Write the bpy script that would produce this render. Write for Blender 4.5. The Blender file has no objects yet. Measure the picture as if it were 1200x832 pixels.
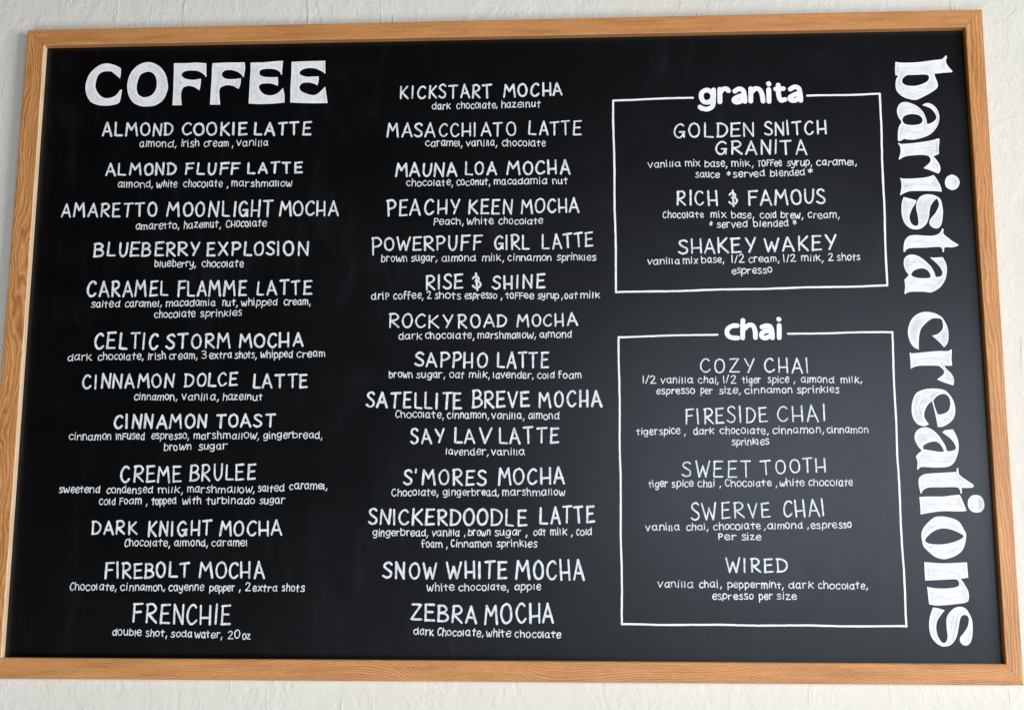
import bpy, bmesh, math, random
from mathutils import Vector

# ---------------------------------------------------------------- camera, world, lamps, exposure
scene = bpy.context.scene
C = scene.collection
CAM_LOC = (0.14806, -2.25140, 1.67222)
CAM_ROT = (1.739636, -0.002167, 0.051058)
CAM_LENS = 42.8695
cam_data = bpy.data.cameras.new('camera')
cam_data.sensor_fit = 'HORIZONTAL'
cam_data.sensor_width = 36.0
cam_data.lens = CAM_LENS
cam_data.clip_start = 0.05
cam_data.clip_end = 100.0
cam = bpy.data.objects.new('camera', cam_data)
cam.location = CAM_LOC
cam.rotation_euler = CAM_ROT
C.objects.link(cam)
scene.camera = cam

world = bpy.data.worlds.new('World')
scene.world = world
world.use_nodes = True
bg = world.node_tree.nodes['Background']
bg.inputs['Color'].default_value = (1.0, 0.97, 0.92, 1)
bg.inputs['Strength'].default_value = 0.012

def lamp(name, loc, target, sx, sy, power, colour):
    d = bpy.data.lights.new(name, 'AREA')
    d.shape = 'RECTANGLE'
    d.size, d.size_y = sx, sy
    d.energy = power
    d.color = colour
    o = bpy.data.objects.new(name, d)
    o.location = loc
    o.rotation_euler = (Vector(target) - Vector(loc)).to_track_quat('-Z', 'Y').to_euler()
    C.objects.link(o)
    return o
# the shop window to the right of the board, and daylight bounced up from the floor in front of it
lamp('window_light', (6.0, -3.9, 1.3), (0.0, 0.0, 2.1), 3.0, 2.8, 555, (1.0, 0.99, 0.97))
lamp('floor_bounce', (-0.3, -3.5, -0.8), (-0.5, 0.0, 2.1), 3.6, 1.6, 95, (0.95, 0.98, 1.0))

lamp('board_sheen_fill', (2.8, -6.0, 2.25), (2.4, 0.0, 2.05), 4.8, 1.7, 125, (0.89, 0.93, 1.0))  # unseen fill lamp added behind the camera to raise the sheen on the board

vs = scene.view_settings
vs.view_transform = 'Standard'
vs.look = 'None'
vs.exposure = 0.0
vs.gamma = 1.0
vs.use_curve_mapping = False

# ---------------------------------------------------------------- helpers
BOARD_W, BOARD_H = 1.8, 1.18434
ORIGIN = (-0.9, 0.0, 1.5)        # lower left corner of the writing surface; u right, v up, n out of the wall

def P(u, v, n=0.0):
    return Vector((u, -n, v))

def link(name, me, mat, parent=None):
    o = bpy.data.objects.new(name, me)
    if mat: me.materials.append(mat)
    C.objects.link(o)
    if parent: o.parent = parent
    return o

def new_mat(name):
    m = bpy.data.materials.new(name)
    m.use_nodes = True
    nt = m.node_tree
    return m, nt, nt.nodes['Principled BSDF']

def N(nt, kind, **kw):
    n = nt.nodes.new(kind)
    for k, v in kw.items():
        if k.startswith('_'): setattr(n, k[1:], v)
        else: n.inputs[k.replace('__', ' ')].default_value = v
    return n

def L(nt, a, ao, b, bi):
    nt.links.new(a.outputs[ao], b.inputs[bi])

def ramp(nt, stops, interp='LINEAR'):
    r = nt.nodes.new('ShaderNodeValToRGB')
    r.color_ramp.interpolation = interp
    e = r.color_ramp.elements
    while len(e) < len(stops): e.new(0.5)
    for el, (p, c) in zip(e, stops):
        el.position = p
        el.color = c if len(c) == 4 else (*c, 1)
    return r

def g(x): return (x, x, x, 1)

def noise(nt, src, out, scale, detail=4, rough=0.55, dist=0.0, vec_scale=None):
    n = N(nt, 'ShaderNodeTexNoise', Scale=scale, Detail=detail, Roughness=rough, Distortion=dist)
    if vec_scale:
        m = N(nt, 'ShaderNodeMapping')
        m.inputs['Scale'].default_value = vec_scale
        L(nt, src, out, m, 'Vector'); L(nt, m, 'Vector', n, 'Vector')
    else:
        L(nt, src, out, n, 'Vector')
    return n

def math_node(nt, op, a, b=None, clamp=False):
    m = nt.nodes.new('ShaderNodeMath'); m.operation = op; m.use_clamp = clamp
    for i, x in enumerate((a, b)):
        if x is None: continue
        if isinstance(x, (int, float)): m.inputs[i].default_value = x
        else: nt.links.new(x, m.inputs[i])
    return m

def mixc(nt, fac, a, b, blend='MIX'):
    m = nt.nodes.new('ShaderNodeMix'); m.data_type = 'RGBA'; m.blend_type = blend
    for i, x in ((0, fac), (6, a), (7, b)):
        if isinstance(x, (int, float)): m.inputs[i].default_value = x
        elif isinstance(x, tuple): m.inputs[i].default_value = x if len(x) == 4 else (*x, 1)
        else: nt.links.new(x, m.inputs[i])
    return m.outputs[2]

# ---------------------------------------------------------------- materials
def make_plaster():
    m, nt, b = new_mat('hand_trowelled_plaster')
    tc = N(nt, 'ShaderNodeTexCoord')
    big = noise(nt, tc, 'Object', 1.7, 4, 0.5)
    col = ramp(nt, [(0.3, (0.640, 0.628, 0.580)), (0.7, (0.685, 0.676, 0.635))])
    L(nt, big, 'Fac', col, 'Fac'); L(nt, col, 'Color', b, 'Base Color')
    b.inputs['Roughness'].default_value = 0.7
    b.inputs['Specular IOR Level'].default_value = 0.3
    def layer(scale, vs, rot, lo, hi, dist=0.4, detail=3.0):
        mp = N(nt, 'ShaderNodeMapping'); mp.inputs['Scale'].default_value = vs
        mp.inputs['Rotation'].default_value = (0, rot, 0)
        L(nt, tc, 'Object', mp, 'Vector')
        n = N(nt, 'ShaderNodeTexNoise', Scale=scale, Detail=detail, Roughness=0.55, Distortion=dist)
        L(nt, mp, 'Vector', n, 'Vector')
        r = ramp(nt, [(lo, g(0)), (hi, g(1))]); L(nt, n, 'Fac', r, 'Fac')
        return r.outputs['Color']
    def mul(a, b): return math_node(nt, 'MULTIPLY', a, b).outputs[0]
    def add(a, b): return math_node(nt, 'ADD', a, b).outputs[0]
    # thin skim coats with torn edges, patches of trowel chatter in two directions, long scratches, sandy grain
    skim = layer(9.0, (1.4, 1, 1.0), 0.4, 0.47, 0.55, 0.8, 5.0)
    skim2 = layer(17.0, (1.2, 1, 1.5), -0.7, 0.56, 0.60, 0.6, 4.0)
    chat1 = mul(layer(62.0, (1.5, 1, 0.80), 0.75, 0.42, 0.66), layer(7.0, (1, 1, 1), 0.0, 0.47, 0.58))
    chat2 = mul(layer(66.0, (1.5, 1, 0.80), -0.8, 0.42, 0.66), layer(6.0, (1, 2, 1), 1.0, 0.48, 0.58))
    scr = mul(layer(34.0, (2.2, 1, 0.22), 0.6, 0.66, 0.71, 0.1, 2.0), layer(4.0, (1, 1, 1), 2.0, 0.45, 0.55))
    soft = layer(14.0, (1, 1, 1), 0.0, 0.2, 0.8, 0.3, 2.0)
    grain = layer(170.0, (1.3, 1, 0.8), 0.2, 0.2, 0.8, 0.3, 4.0)
    h = add(mul(skim, 0.27), mul(skim2, 0.20))
    h = add(h, add(mul(chat1, 0.22), mul(chat2, 0.22)))
    h = add(h, add(mul(scr, 0.62), mul(soft, 0.34)))
    h = add(h, mul(grain, 0.07))
    h = add(h, mul(layer(48.0, (1.2, 1, 0.9), 0.3, 0.25, 0.75, 0.5, 2.0), 0.17))
    bp = N(nt, 'ShaderNodeBump', Strength=0.52, Distance=0.0030)
    nt.links.new(h, bp.inputs['Height']); L(nt, bp, 'Normal', b, 'Normal')
    return m

def make_oak(figure, drift, lines, contrast):
    """figure: how far the rings wander; drift: slow slant along the rail; lines: rings per metre; contrast of the rings"""
    m, nt, b = new_mat('oiled_oak')
    uv = N(nt, 'ShaderNodeUVMap'); uv.uv_map = 'grain'       # x along the rail, y across it, in metres
    warp = noise(nt, uv, 'UV', 1.0, 3, 0.5, 0.0, (4.5, 14.0, 1))
    sep = N(nt, 'ShaderNodeSeparateXYZ'); L(nt, uv, 'UV', sep, 'Vector')
    slow = noise(nt, uv, 'UV', 1.0, 1, 0.4, 0.0, (1.6, 0.5, 1))
    across = math_node(nt, 'ADD', sep.outputs['Y'], math_node(nt, 'MULTIPLY', warp.outputs['Fac'], figure).outputs[0])
    across = math_node(nt, 'ADD', across.outputs[0], math_node(nt, 'MULTIPLY', slow.outputs['Fac'], drift).outputs[0])
    comb = N(nt, 'ShaderNodeCombineXYZ'); L(nt, across, 'Value', comb, 'X')
    wv = N(nt, 'ShaderNodeTexWave', Scale=lines, Distortion=2.6, Detail=2.0)
    wv.inputs['Detail Scale'].default_value = 2.0
    L(nt, comb, 'Vector', wv, 'Vector')
    pores = noise(nt, uv, 'UV', 1.0, 4, 0.6, 0.15, (70.0, 1100.0, 1))
    tone = noise(nt, uv, 'UV', 1.0, 3, 0.5, 0.0, (7.0, 60.0, 1))
    c1 = ramp(nt, [(0.10, (0.34, 0.125, 0.038)), (0.34, (0.52, 0.225, 0.076)), (0.66, (0.60, 0.285, 0.103)), (0.92, (0.68, 0.360, 0.148))])
    soft = noise(nt, uv, 'UV', 1.0, 3, 0.6, 0.0, (9.0, 260.0, 1))
    wf = N(nt, 'ShaderNodeMix', _data_type='FLOAT')
    wf.inputs[0].default_value = contrast
    L(nt, soft, 'Fac', wf, 2); L(nt, wv, 'Fac', wf, 3)
    nt.links.new(wf.outputs[0], c1.inputs['Fac'])
    pr = ramp(nt, [(0.36, g(0.62)), (0.52, g(1))]); L(nt, pores, 'Fac', pr, 'Fac')
    tn = ramp(nt, [(0.28, (0.80, 0.73, 0.66)), (0.5, (0.98, 0.97, 0.95)), (0.72, (1.10, 1.10, 1.10))]); L(nt, tone, 'Fac', tn, 'Fac')
    col = mixc(nt, 0.75, c1.outputs['Color'], pr.outputs['Color'], 'MULTIPLY')
    col = mixc(nt, 1.0, col, tn.outputs['Color'], 'MULTIPLY')
    nt.links.new(col, b.inputs['Base Color'])
    b.inputs['Roughness'].default_value = 0.42
    b.inputs['Specular IOR Level'].default_value = 0.45
    bp = N(nt, 'ShaderNodeBump', Strength=0.35, Distance=0.0006)
    L(nt, pr, 'Color', bp, 'Height'); L(nt, bp, 'Normal', b, 'Normal')
    return m

def make_board():
    m, nt, b = new_mat('black_chalkboard')
    tc = N(nt, 'ShaderNodeTexCoord')
    # wiped chalk dust: very faint cloudy smears plus a few specks
    cl = noise(nt, tc, 'Object', 2.2, 5, 0.6, 0.8, (1.0, 1, 1.6))
    st = noise(nt, tc, 'Object', 5.0, 5, 0.65, 1.6, (2.6, 1, 0.8))
    dr = ramp(nt, [(0.42, g(0.0)), (0.75, g(1.0))]); L(nt, cl, 'Fac', dr, 'Fac')
    sr = ramp(nt, [(0.50, g(0.0)), (0.74, g(1.0))]); L(nt, st, 'Fac', sr, 'Fac')
    vo = N(nt, 'ShaderNodeTexVoronoi', Scale=30.0); L(nt, tc, 'Object', vo, 'Vector')
    vr = ramp(nt, [(0.022, g(1.0)), (0.034, g(0.0))]); L(nt, vo, 'Distance', vr, 'Fac')
    spm = noise(nt, tc, 'Object', 3.0, 2); spr = ramp(nt, [(0.52, g(0)), (0.68, g(1))]); L(nt, spm, 'Fac', spr, 'Fac')
    sp = math_node(nt, 'MULTIPLY', vr.outputs['Color'], spr.outputs['Color'])
    dust = math_node(nt, 'MULTIPLY', math_node(nt, 'MULTIPLY', dr.outputs['Color'], 0.75).outputs[0], sr.outputs['Color'])
    dust = math_node(nt, 'ADD', dust.outputs[0], math_node(nt, 'MULTIPLY', dr.outputs['Color'], 0.06).outputs[0])
    dust = math_node(nt, 'ADD', dust.outputs[0], math_node(nt, 'MULTIPLY', sp.outputs[0], 3.0).outputs[0])
    col = mixc(nt, dust.outputs[0], (0.0003, 0.0003, 0.0005), (0.0130, 0.0140, 0.0168))
    nt.links.new(col, b.inputs['Base Color'])
    rr = N(nt, 'ShaderNodeMapRange'); rr.inputs['To Min'].default_value = 0.26; rr.inputs['To Max'].default_value = 0.385
    wipe = noise(nt, tc, 'Object', 6.0, 5, 0.65, 0.5, (2.4, 1, 0.5))
    nt.links.new(math_node(nt, 'MULTIPLY', math_node(nt, 'ADD', wipe.outputs['Fac'], cl.outputs['Fac']).outputs[0], 0.5).outputs[0], rr.inputs['Value']); L(nt, rr, 'Result', b, 'Roughness')
    b.inputs['Specular IOR Level'].default_value = 0.5
    b.inputs['Specular Tint'].default_value = (0.84, 0.91, 1.0, 1)
    fine = noise(nt, tc, 'Object', 420.0, 3, 0.6)
    bp = N(nt, 'ShaderNodeBump', Strength=0.12, Distance=0.0005)
    L(nt, fine, 'Fac', bp, 'Height'); L(nt, bp, 'Normal', b, 'Normal')
    return m

def make_paint(name, lo, hi, scale, stretch=(1, 1, 1), lo_pos=0.38, hi_pos=0.62):
    m, nt, b = new_mat(name)
    tc = N(nt, 'ShaderNodeTexCoord')
    n = noise(nt, tc, 'Object', scale, 4, 0.6, 0.5, stretch)
    r = ramp(nt, [(lo_pos, lo), (hi_pos, hi)])
    L(nt, n, 'Fac', r, 'Fac'); L(nt, r, 'Color', b, 'Base Color')
    b.inputs['Roughness'].default_value = 0.62
    b.inputs['Specular IOR Level'].default_value = 0.25
    return m

PLASTER = make_plaster()
OAKS = [make_oak(0.020, 0.30, 75.0, 0.30), make_oak(0.060, 0.12, 44.0, 0.48), make_oak(0.022, 0.60, 80.0, 0.52), make_oak(0.110, 0.06, 42.0, 0.58)]
BLACK = make_board()
PALE_OAK = make_paint('pale_oak_edge', (0.70, 0.49, 0.30), (0.82, 0.62, 0.42), 60.0, (1, 1, 0.2))
MARKER = make_paint('white_chalk_marker', (0.46, 0.54, 0.62), (0.80, 0.84, 0.87), 110.0, (1, 1, 1), 0.36, 0.60)
MARKER_THIN = make_paint('white_chalk_marker_fine', (0.50, 0.56, 0.63), (0.80, 0.835, 0.86), 120.0, (1, 1, 1), 0.36, 0.58)
MARKER_FILL = make_paint('white_chalk_marker_fill', (0.58, 0.61, 0.68), (0.76, 0.785, 0.83), 90.0, (2.2, 1, 1.0), 0.36, 0.60)
MARKER_SIDE = make_paint('white_chalk_marker_streaks', (0.56, 0.59, 0.66), (0.77, 0.79, 0.84), 70.0, (0.6, 1, 3.6), 0.36, 0.60)
MARKER_EDGE = make_paint('white_chalk_marker_edge', (0.76, 0.78, 0.81), (0.88, 0.89, 0.91), 60.0)

# ---------------------------------------------------------------- the wall
wall_bm = bmesh.new()
bmesh.ops.create_cube(wall_bm, size=1.0)
for v in wall_bm.verts:
    v.co = Vector((v.co.x * 7.0, 0.0085 + (v.co.y + 0.5) * 0.12, 1.6 + v.co.z * 3.4))
me = bpy.data.meshes.new('wall'); wall_bm.to_mesh(me); wall_bm.free()
wall = link('wall', me, PLASTER)
wall['label'] = 'off white hand trowelled plaster wall behind the framed menu board'
wall['category'] = 'wall'
wall['kind'] = 'structure'

# ---------------------------------------------------------------- the board and its frame
board = bpy.data.objects.new('menu_board', None)
board.location = ORIGIN
board.empty_display_size = 0.1
C.objects.link(board)
board['label'] = 'large black chalkboard menu in an oak frame, hand lettered in white'
board['category'] = 'menu board'

def box_mesh(name, u0, u1, v0, v1, n0, n1):
    bm = bmesh.new()
    bmesh.ops.create_cube(bm, size=1.0)
    for v in bm.verts:
        v.co = P(u0 + (v.co.x + .5) * (u1 - u0), v0 + (v.co.z + .5) * (v1 - v0), n0 + (.5 - v.co.y) * (n1 - n0))
    me = bpy.data.meshes.new(name); bm.to_mesh(me); bm.free()
    return me
link('chalkboard_panel', box_mesh('chalkboard_panel', -0.006, BOARD_W + 0.006, -0.006, BOARD_H + 0.006, -0.0065, 0.0), BLACK, board)

INNER = [(0, BOARD_H), (BOARD_W, BOARD_H), (BOARD_W, 0), (0, 0)]
OUTER = [(-0.0355, 1.2170), (1.8340, 1.2196), (1.8285, -0.0360), (-0.0410, -0.0372)]
FRONT, BACK = 0.0150, -0.0080

def rail(i, seed):
    """mitred rail between corners i and i+1, its profile swept with mitred ends"""
    j = (i + 1) % 4
    prof = [(0.0, 0.0008), (0.0, FRONT - .0016), (0.0006, FRONT - .0005), (0.0018, FRONT)]
    # (share of the width from the opening outwards, depth)
    ring = [(0.0, 0.0006), (0.0, FRONT - .0018), (0.018, FRONT - .0006), (0.05, FRONT),
            (0.95, FRONT), (0.982, FRONT - .0006), (1.0, FRONT - .0018), (1.0, BACK), (0.0, BACK)]
    bm = bmesh.new()
    uvl = bm.loops.layers.uv.new('grain')
    ln = (Vector(INNER[j]) - Vector(INNER[i])).length
    steps = 24
    rows = []
    arc = [0.0]
    for k in range(1, len(ring) + 1):
        a, b_ = ring[k - 1], ring[k % len(ring)]
        arc.append(arc[-1] + math.hypot((a[0] - b_[0]) * .036, a[1] - b_[1]))
    for s in range(steps + 1):
        t = 0.00018 + (s / steps) * (1 - 0.00036)       # a hairline gap at each mitre
        row = []
        for (w, n) in ring:
            a = Vector(INNER[i]).lerp(Vector(OUTER[i]), w)
            b_ = Vector(INNER[j]).lerp(Vector(OUTER[j]), w)
            p = a.lerp(b_, t)
            row.append((bm.verts.new(P(p.x, p.y, n)), t))
        rows.append(row)
    m = len(ring)
    for s in range(steps):
        for k in range(m):
            k2 = (k + 1) % m
            vs_ = [rows[s][k], rows[s][k2], rows[s + 1][k2], rows[s + 1][k]]
            f = bm.faces.new([q[0] for q in vs_])
            f.smooth = False
            if k < 2: f.material_index = 1          # the inner edge, a paler tone on the bottom and left rails
            for lp, q, kk in zip(f.loops, vs_, (k, k + 1, k + 1, k)):
                lp[uvl].uv = (q[1] * ln + seed * 3.71, arc[kk] + seed * 1.37)
    for row in (rows[0], rows[-1]):
        f = bm.faces.new([q[0] for q in row])
        for lp in f.loops: lp[uvl].uv = (lp.vert.co.x * .3 + seed, lp.vert.co.z)
    bmesh.ops.recalc_face_normals(bm, faces=bm.faces)
    me = bpy.data.meshes.new('frame_rail'); bm.to_mesh(me); bm.free()
    me.materials.append(OAKS[i])
    me.materials.append(OAKS[i] if i < 2 else PALE_OAK)
    return link('frame_rail', me, None, board)
for i, seed in ((0, 1.0), (1, 2.3), (2, 3.9), (3, 5.2)):
    rail(i, seed)

# ---------------------------------------------------------------- hand lettering: a single-stroke alphabet
# every glyph: (advance width, strokes); a stroke of two points is straight, longer ones are smooth, a doubled point is a corner
GLYPHS = {
 'A': (.60, [[(.0,.0),(.28,1.0)], [(.28,1.0),(.60,-.02)], [(.11,.33),(.50,.32)]]),
 'B': (.54, [[(.05,1),(.03,0)], [(.0,.96),(.28,1.0),(.47,.82),(.36,.60),(.06,.52)], [(.06,.52),(.38,.50),(.54,.28),(.40,.05),(.0,.0)]]),
 'C': (.52, [[(.50,.86),(.38,.99),(.19,.92),(.04,.62),(.04,.27),(.20,.02),(.38,.03),(.52,.18)]]),
 'D': (.58, [[(.05,.98),(.04,.0)], [(.0,.97),(.28,.95),(.53,.72),(.56,.38),(.36,.06),(.0,.0)]]),
 'E': (.50, [[(.05,.98),(.03,.0)], [(.02,.97),(.48,1.0)], [(.05,.52),(.41,.54)], [(.02,.01),(.50,.03)]]),
 'F': (.50, [[(.06,.98),(.03,.0)], [(.02,.97),(.50,1.0)], [(.06,.52),(.42,.55)]]),
 'G': (.58, [[(.52,.86),(.38,.99),(.19,.92),(.04,.62),(.04,.27),(.20,.02),(.40,.06),(.54,.40)], [(.30,.42),(.58,.43)], [(.54,.43),(.55,.02)]]),
 'H': (.56, [[(.03,1),(.04,.0)], [(.53,1),(.54,-.01)], [(.04,.34),(.54,.36)]]),
 'I': (.10, [[(.05,1),(.05,.0)]]),
 'J': (.40, [[(.36,1),(.36,.2),(.2,.0),(.02,.12)]]),
 'K': (.54, [[(.05,1),(.04,.0)], [(.51,.98),(.06,.42)], [(.12,.50),(.54,-.01)]]),
 'L': (.47, [[(.05,1),(.03,.02),(.03,.02),(.47,.0)]]),
 'M': (.74, [[(.0,.0),(.09,1.0)], [(.09,1.0),(.35,.46)], [(.35,.46),(.62,1.0)], [(.62,1.0),(.74,-.01)]]),
 'N': (.56, [[(.02,.0),(.05,1.0)], [(.05,1.0),(.51,.0)], [(.51,.0),(.55,1.0)]]),
 'O': (.58, [[(.31,1.0),(.10,.86),(.01,.50),(.10,.12),(.29,.0),(.50,.14),(.57,.52),(.48,.88),(.29,1.0)]]),
 'P': (.50, [[(.05,1),(.04,.0)], [(.0,.96),(.32,1.0),(.49,.76),(.36,.52),(.06,.45)]]),
 'Q': (.58, [[(.31,1.0),(.10,.86),(.01,.50),(.10,.12),(.29,.0),(.50,.14),(.57,.52),(.48,.88),(.29,1.0)], [(.36,.2),(.58,-.05)]]),
 'R': (.54, [[(.05,1),(.04,.0)], [(.0,.96),(.32,1.0),(.49,.77),(.36,.54),(.07,.46)], [(.10,.46),(.54,-.01)]]),
 'S': (.48, [[(.46,.88),(.33,1.0),(.12,.93),(.06,.74),(.22,.55),(.44,.36),(.42,.10),(.20,.0),(.0,.13)]]),
 'T': (.56, [[(.0,.97),(.56,1.01)], [(.28,.98),(.27,.0)]]),
 'U': (.52, [[(.03,1),(.04,.30),(.20,.01),(.38,.10),(.47,.40),(.50,1)]]),
 'V': (.54, [[(.0,1),(.26,.0)], [(.26,.0),(.54,1.0)]]),
 'W': (.80, [[(.0,1),(.20,.0)], [(.20,.0),(.40,.70)], [(.40,.70),(.58,.0)], [(.58,.0),(.80,1.0)]]),
 'X': (.54, [[(.0,1),(.54,.0)], [(.50,1),(.02,.0)]]),
 'Y': (.54, [[(.02,1),(.26,.47)], [(.54,1),(.20,.0)]]),
 'Z': (.54, [[(.03,.96),(.50,1.0),(.50,1.0),(.0,.02),(.0,.02),(.54,.04)]]),
 '&': (.54, [[(.03,.74),(.14,.88),(.36,.86),(.43,.70),(.34,.57),(.20,.54)], [(.20,.54),(.44,.48),(.53,.30),(.42,.10),(.18,.06),(.0,.20)], [(.26,1.10),(.30,-.10)]]),
 "'": (.06, [[(.05,1.02),(.03,.80)]]),
 ',': (.16, [[(.12,.08),(.02,-.22)]]),
 '*': (.42, [[(.21,.80),(.21,.24)], [(.0,.64),(.42,.40)], [(.40,.66),(.03,.38)]]),
 '/': (.30, [[(.28,1.0),(.0,-.02)]]),
 '0': (.52, [[(.27,1.0),(.08,.84),(.01,.48),(.10,.10),(.27,.0),(.45,.14),(.51,.52),(.43,.88),(.25,1.0)]]),
 '1': (.12, [[(.06,1.0),(.05,.0)]]),
 '2': (.52, [[(.04,.80),(.20,1.0),(.42,.92),(.42,.66),(.20,.28),(.0,.02),(.0,.02),(.52,.03)]]),
 '3': (.48, [[(.03,.94),(.26,1.0),(.42,.82),(.30,.58),(.12,.54),(.12,.54),(.38,.46),(.46,.22),(.28,.0),(.0,.06)]]),
 'a': (.50, [[(.42,.60),(.24,.66),(.04,.46),(.04,.16),(.20,.0),(.36,.14),(.43,.52)], [(.43,.66),(.42,.20),(.50,.0)]]),
 'b': (.50, [[(.04,.88),(.04,.0)], [(.04,.44),(.24,.66),(.47,.46),(.44,.12),(.22,.0),(.04,.12)]]),
 'c': (.44, [[(.43,.56),(.28,.68),(.08,.54),(.02,.28),(.14,.03),(.30,.0),(.44,.12)]]),
 'd': (.50, [[(.44,.50),(.26,.64),(.05,.46),(.04,.16),(.20,.0),(.38,.12),(.45,.40)], [(.46,.84),(.44,.26),(.50,.0)]]),
 'e': (.46, [[(.05,.32),(.42,.38),(.40,.60),(.22,.68),(.05,.48),(.03,.22),(.18,.0),(.34,.02),(.46,.14)]]),
 'f': (.38, [[(.38,.86),(.24,.93),(.14,.84),(.13,.40),(.13,.0)], [(.0,.52),(.34,.54)]]),
 'g': (.50, [[(.42,.56),(.24,.66),(.04,.48),(.05,.18),(.20,.06),(.38,.20),(.44,.50)], [(.45,.66),(.44,.0),(.32,-.26),(.06,-.20)]]),
 'h': (.46, [[(.04,.93),(.04,.0)], [(.04,.40),(.22,.66),(.40,.54),(.43,.0)]]),
 'i': (.10, [[(.05,.64),(.05,.0)], [(.05,.84),(.06,.88)]]),
 'j': (.28, [[(.22,.66),(.22,-.1),(.04,-.26)], [(.22,.88),(.23,.92)]]),
 'k': (.46, [[(.04,.78),(.04,.0)], [(.42,.66),(.05,.28)], [(.14,.36),(.46,.0)]]),
 'l': (.10, [[(.05,.72),(.05,.0)]]),
 'm': (.72, [[(.03,.66),(.04,.0)], [(.04,.44),(.18,.66),(.34,.54),(.36,.0)], [(.36,.44),(.50,.66),(.66,.54),(.70,.0)]]),
 'n': (.46, [[(.03,.66),(.04,.0)], [(.04,.42),(.22,.66),(.39,.54),(.44,.0)]]),
 'o': (.46, [[(.25,.68),(.07,.56),(.01,.32),(.10,.06),(.24,.0),(.40,.10),(.46,.36),(.38,.60),(.23,.68)]]),
 'p': (.48, [[(.04,.66),(.03,-.28)], [(.04,.44),(.22,.68),(.45,.50),(.44,.18),(.24,.02),(.05,.12)]]),
 'q': (.48, [[(.42,.56),(.24,.66),(.04,.48),(.05,.18),(.20,.04),(.42,.2)], [(.44,.66),(.44,-.28)]]),
 'r': (.38, [[(.04,.66),(.05,.0)], [(.05,.38),(.18,.62),(.38,.60)]]),
 's': (.38, [[(.37,.58),(.22,.68),(.06,.58),(.12,.40),(.34,.26),(.34,.06),(.18,.0),(.0,.06)]]),
 't': (.40, [[(.20,.80),(.19,.12),(.24,.0)], [(.0,.55),(.40,.59)]]),
 'u': (.46, [[(.03,.66),(.04,.16),(.18,.0),(.36,.14),(.41,.66)], [(.41,.66),(.42,.16),(.46,.0)]]),
 'v': (.44, [[(.0,.66),(.20,.0)], [(.20,.0),(.44,.68)]]),
 'w': (.66, [[(.0,.66),(.10,.04),(.20,.04),(.33,.52),(.33,.52),(.42,.04),(.52,.04),(.66,.68)]]),
 'x': (.44, [[(.0,.66),(.44,.0)], [(.42,.68),(.02,.0)]]),
 'y': (.46, [[(.02,.66),(.10,.24),(.26,.14),(.40,.36)], [(.44,.68),(.40,.0),(.22,-.27),(.02,-.22)]]),
 'z': (.44, [[(.02,.62),(.40,.66),(.40,.66),(.0,.02),(.0,.02),(.44,.03)]]),
}

def smooth(pts, n):
    """Catmull-Rom through the points; a doubled point is a corner"""
    if len(pts) == 2: 
        a, b = pts
        return [(a[0] + (b[0] - a[0]) * t / 3, a[1] + (b[1] - a[1]) * t / 3) for t in range(4)]
    runs, cur = [], [pts[0]]
    for p in pts[1:]:
        if p == cur[-1]:
            runs.append(cur); cur = [p]
        else: cur.append(p)
    runs.append(cur)
    out = []
    for r in runs:
        if len(r) == 1: continue
        for i in range(len(r) - 1):
            p1, p2 = r[i], r[i + 1]
            p0 = r[i - 1] if i else (2 * p1[0] - p2[0], 2 * p1[1] - p2[1])
            p3 = r[i + 2] if i + 2 < len(r) else (2 * p2[0] - p1[0], 2 * p2[1] - p1[1])
            for k in range(n):
                t = k / n
                out.append(tuple(.5 * (2 * p1[c] + (p2[c] - p0[c]) * t + (2 * p0[c] - 5 * p1[c] + 4 * p2[c] - p3[c]) * t * t
                                       + (3 * p1[c] - p0[c] - 3 * p2[c] + p3[c]) * t ** 3) for c in (0, 1)))
        out.append(r[-1])
    return out

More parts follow.
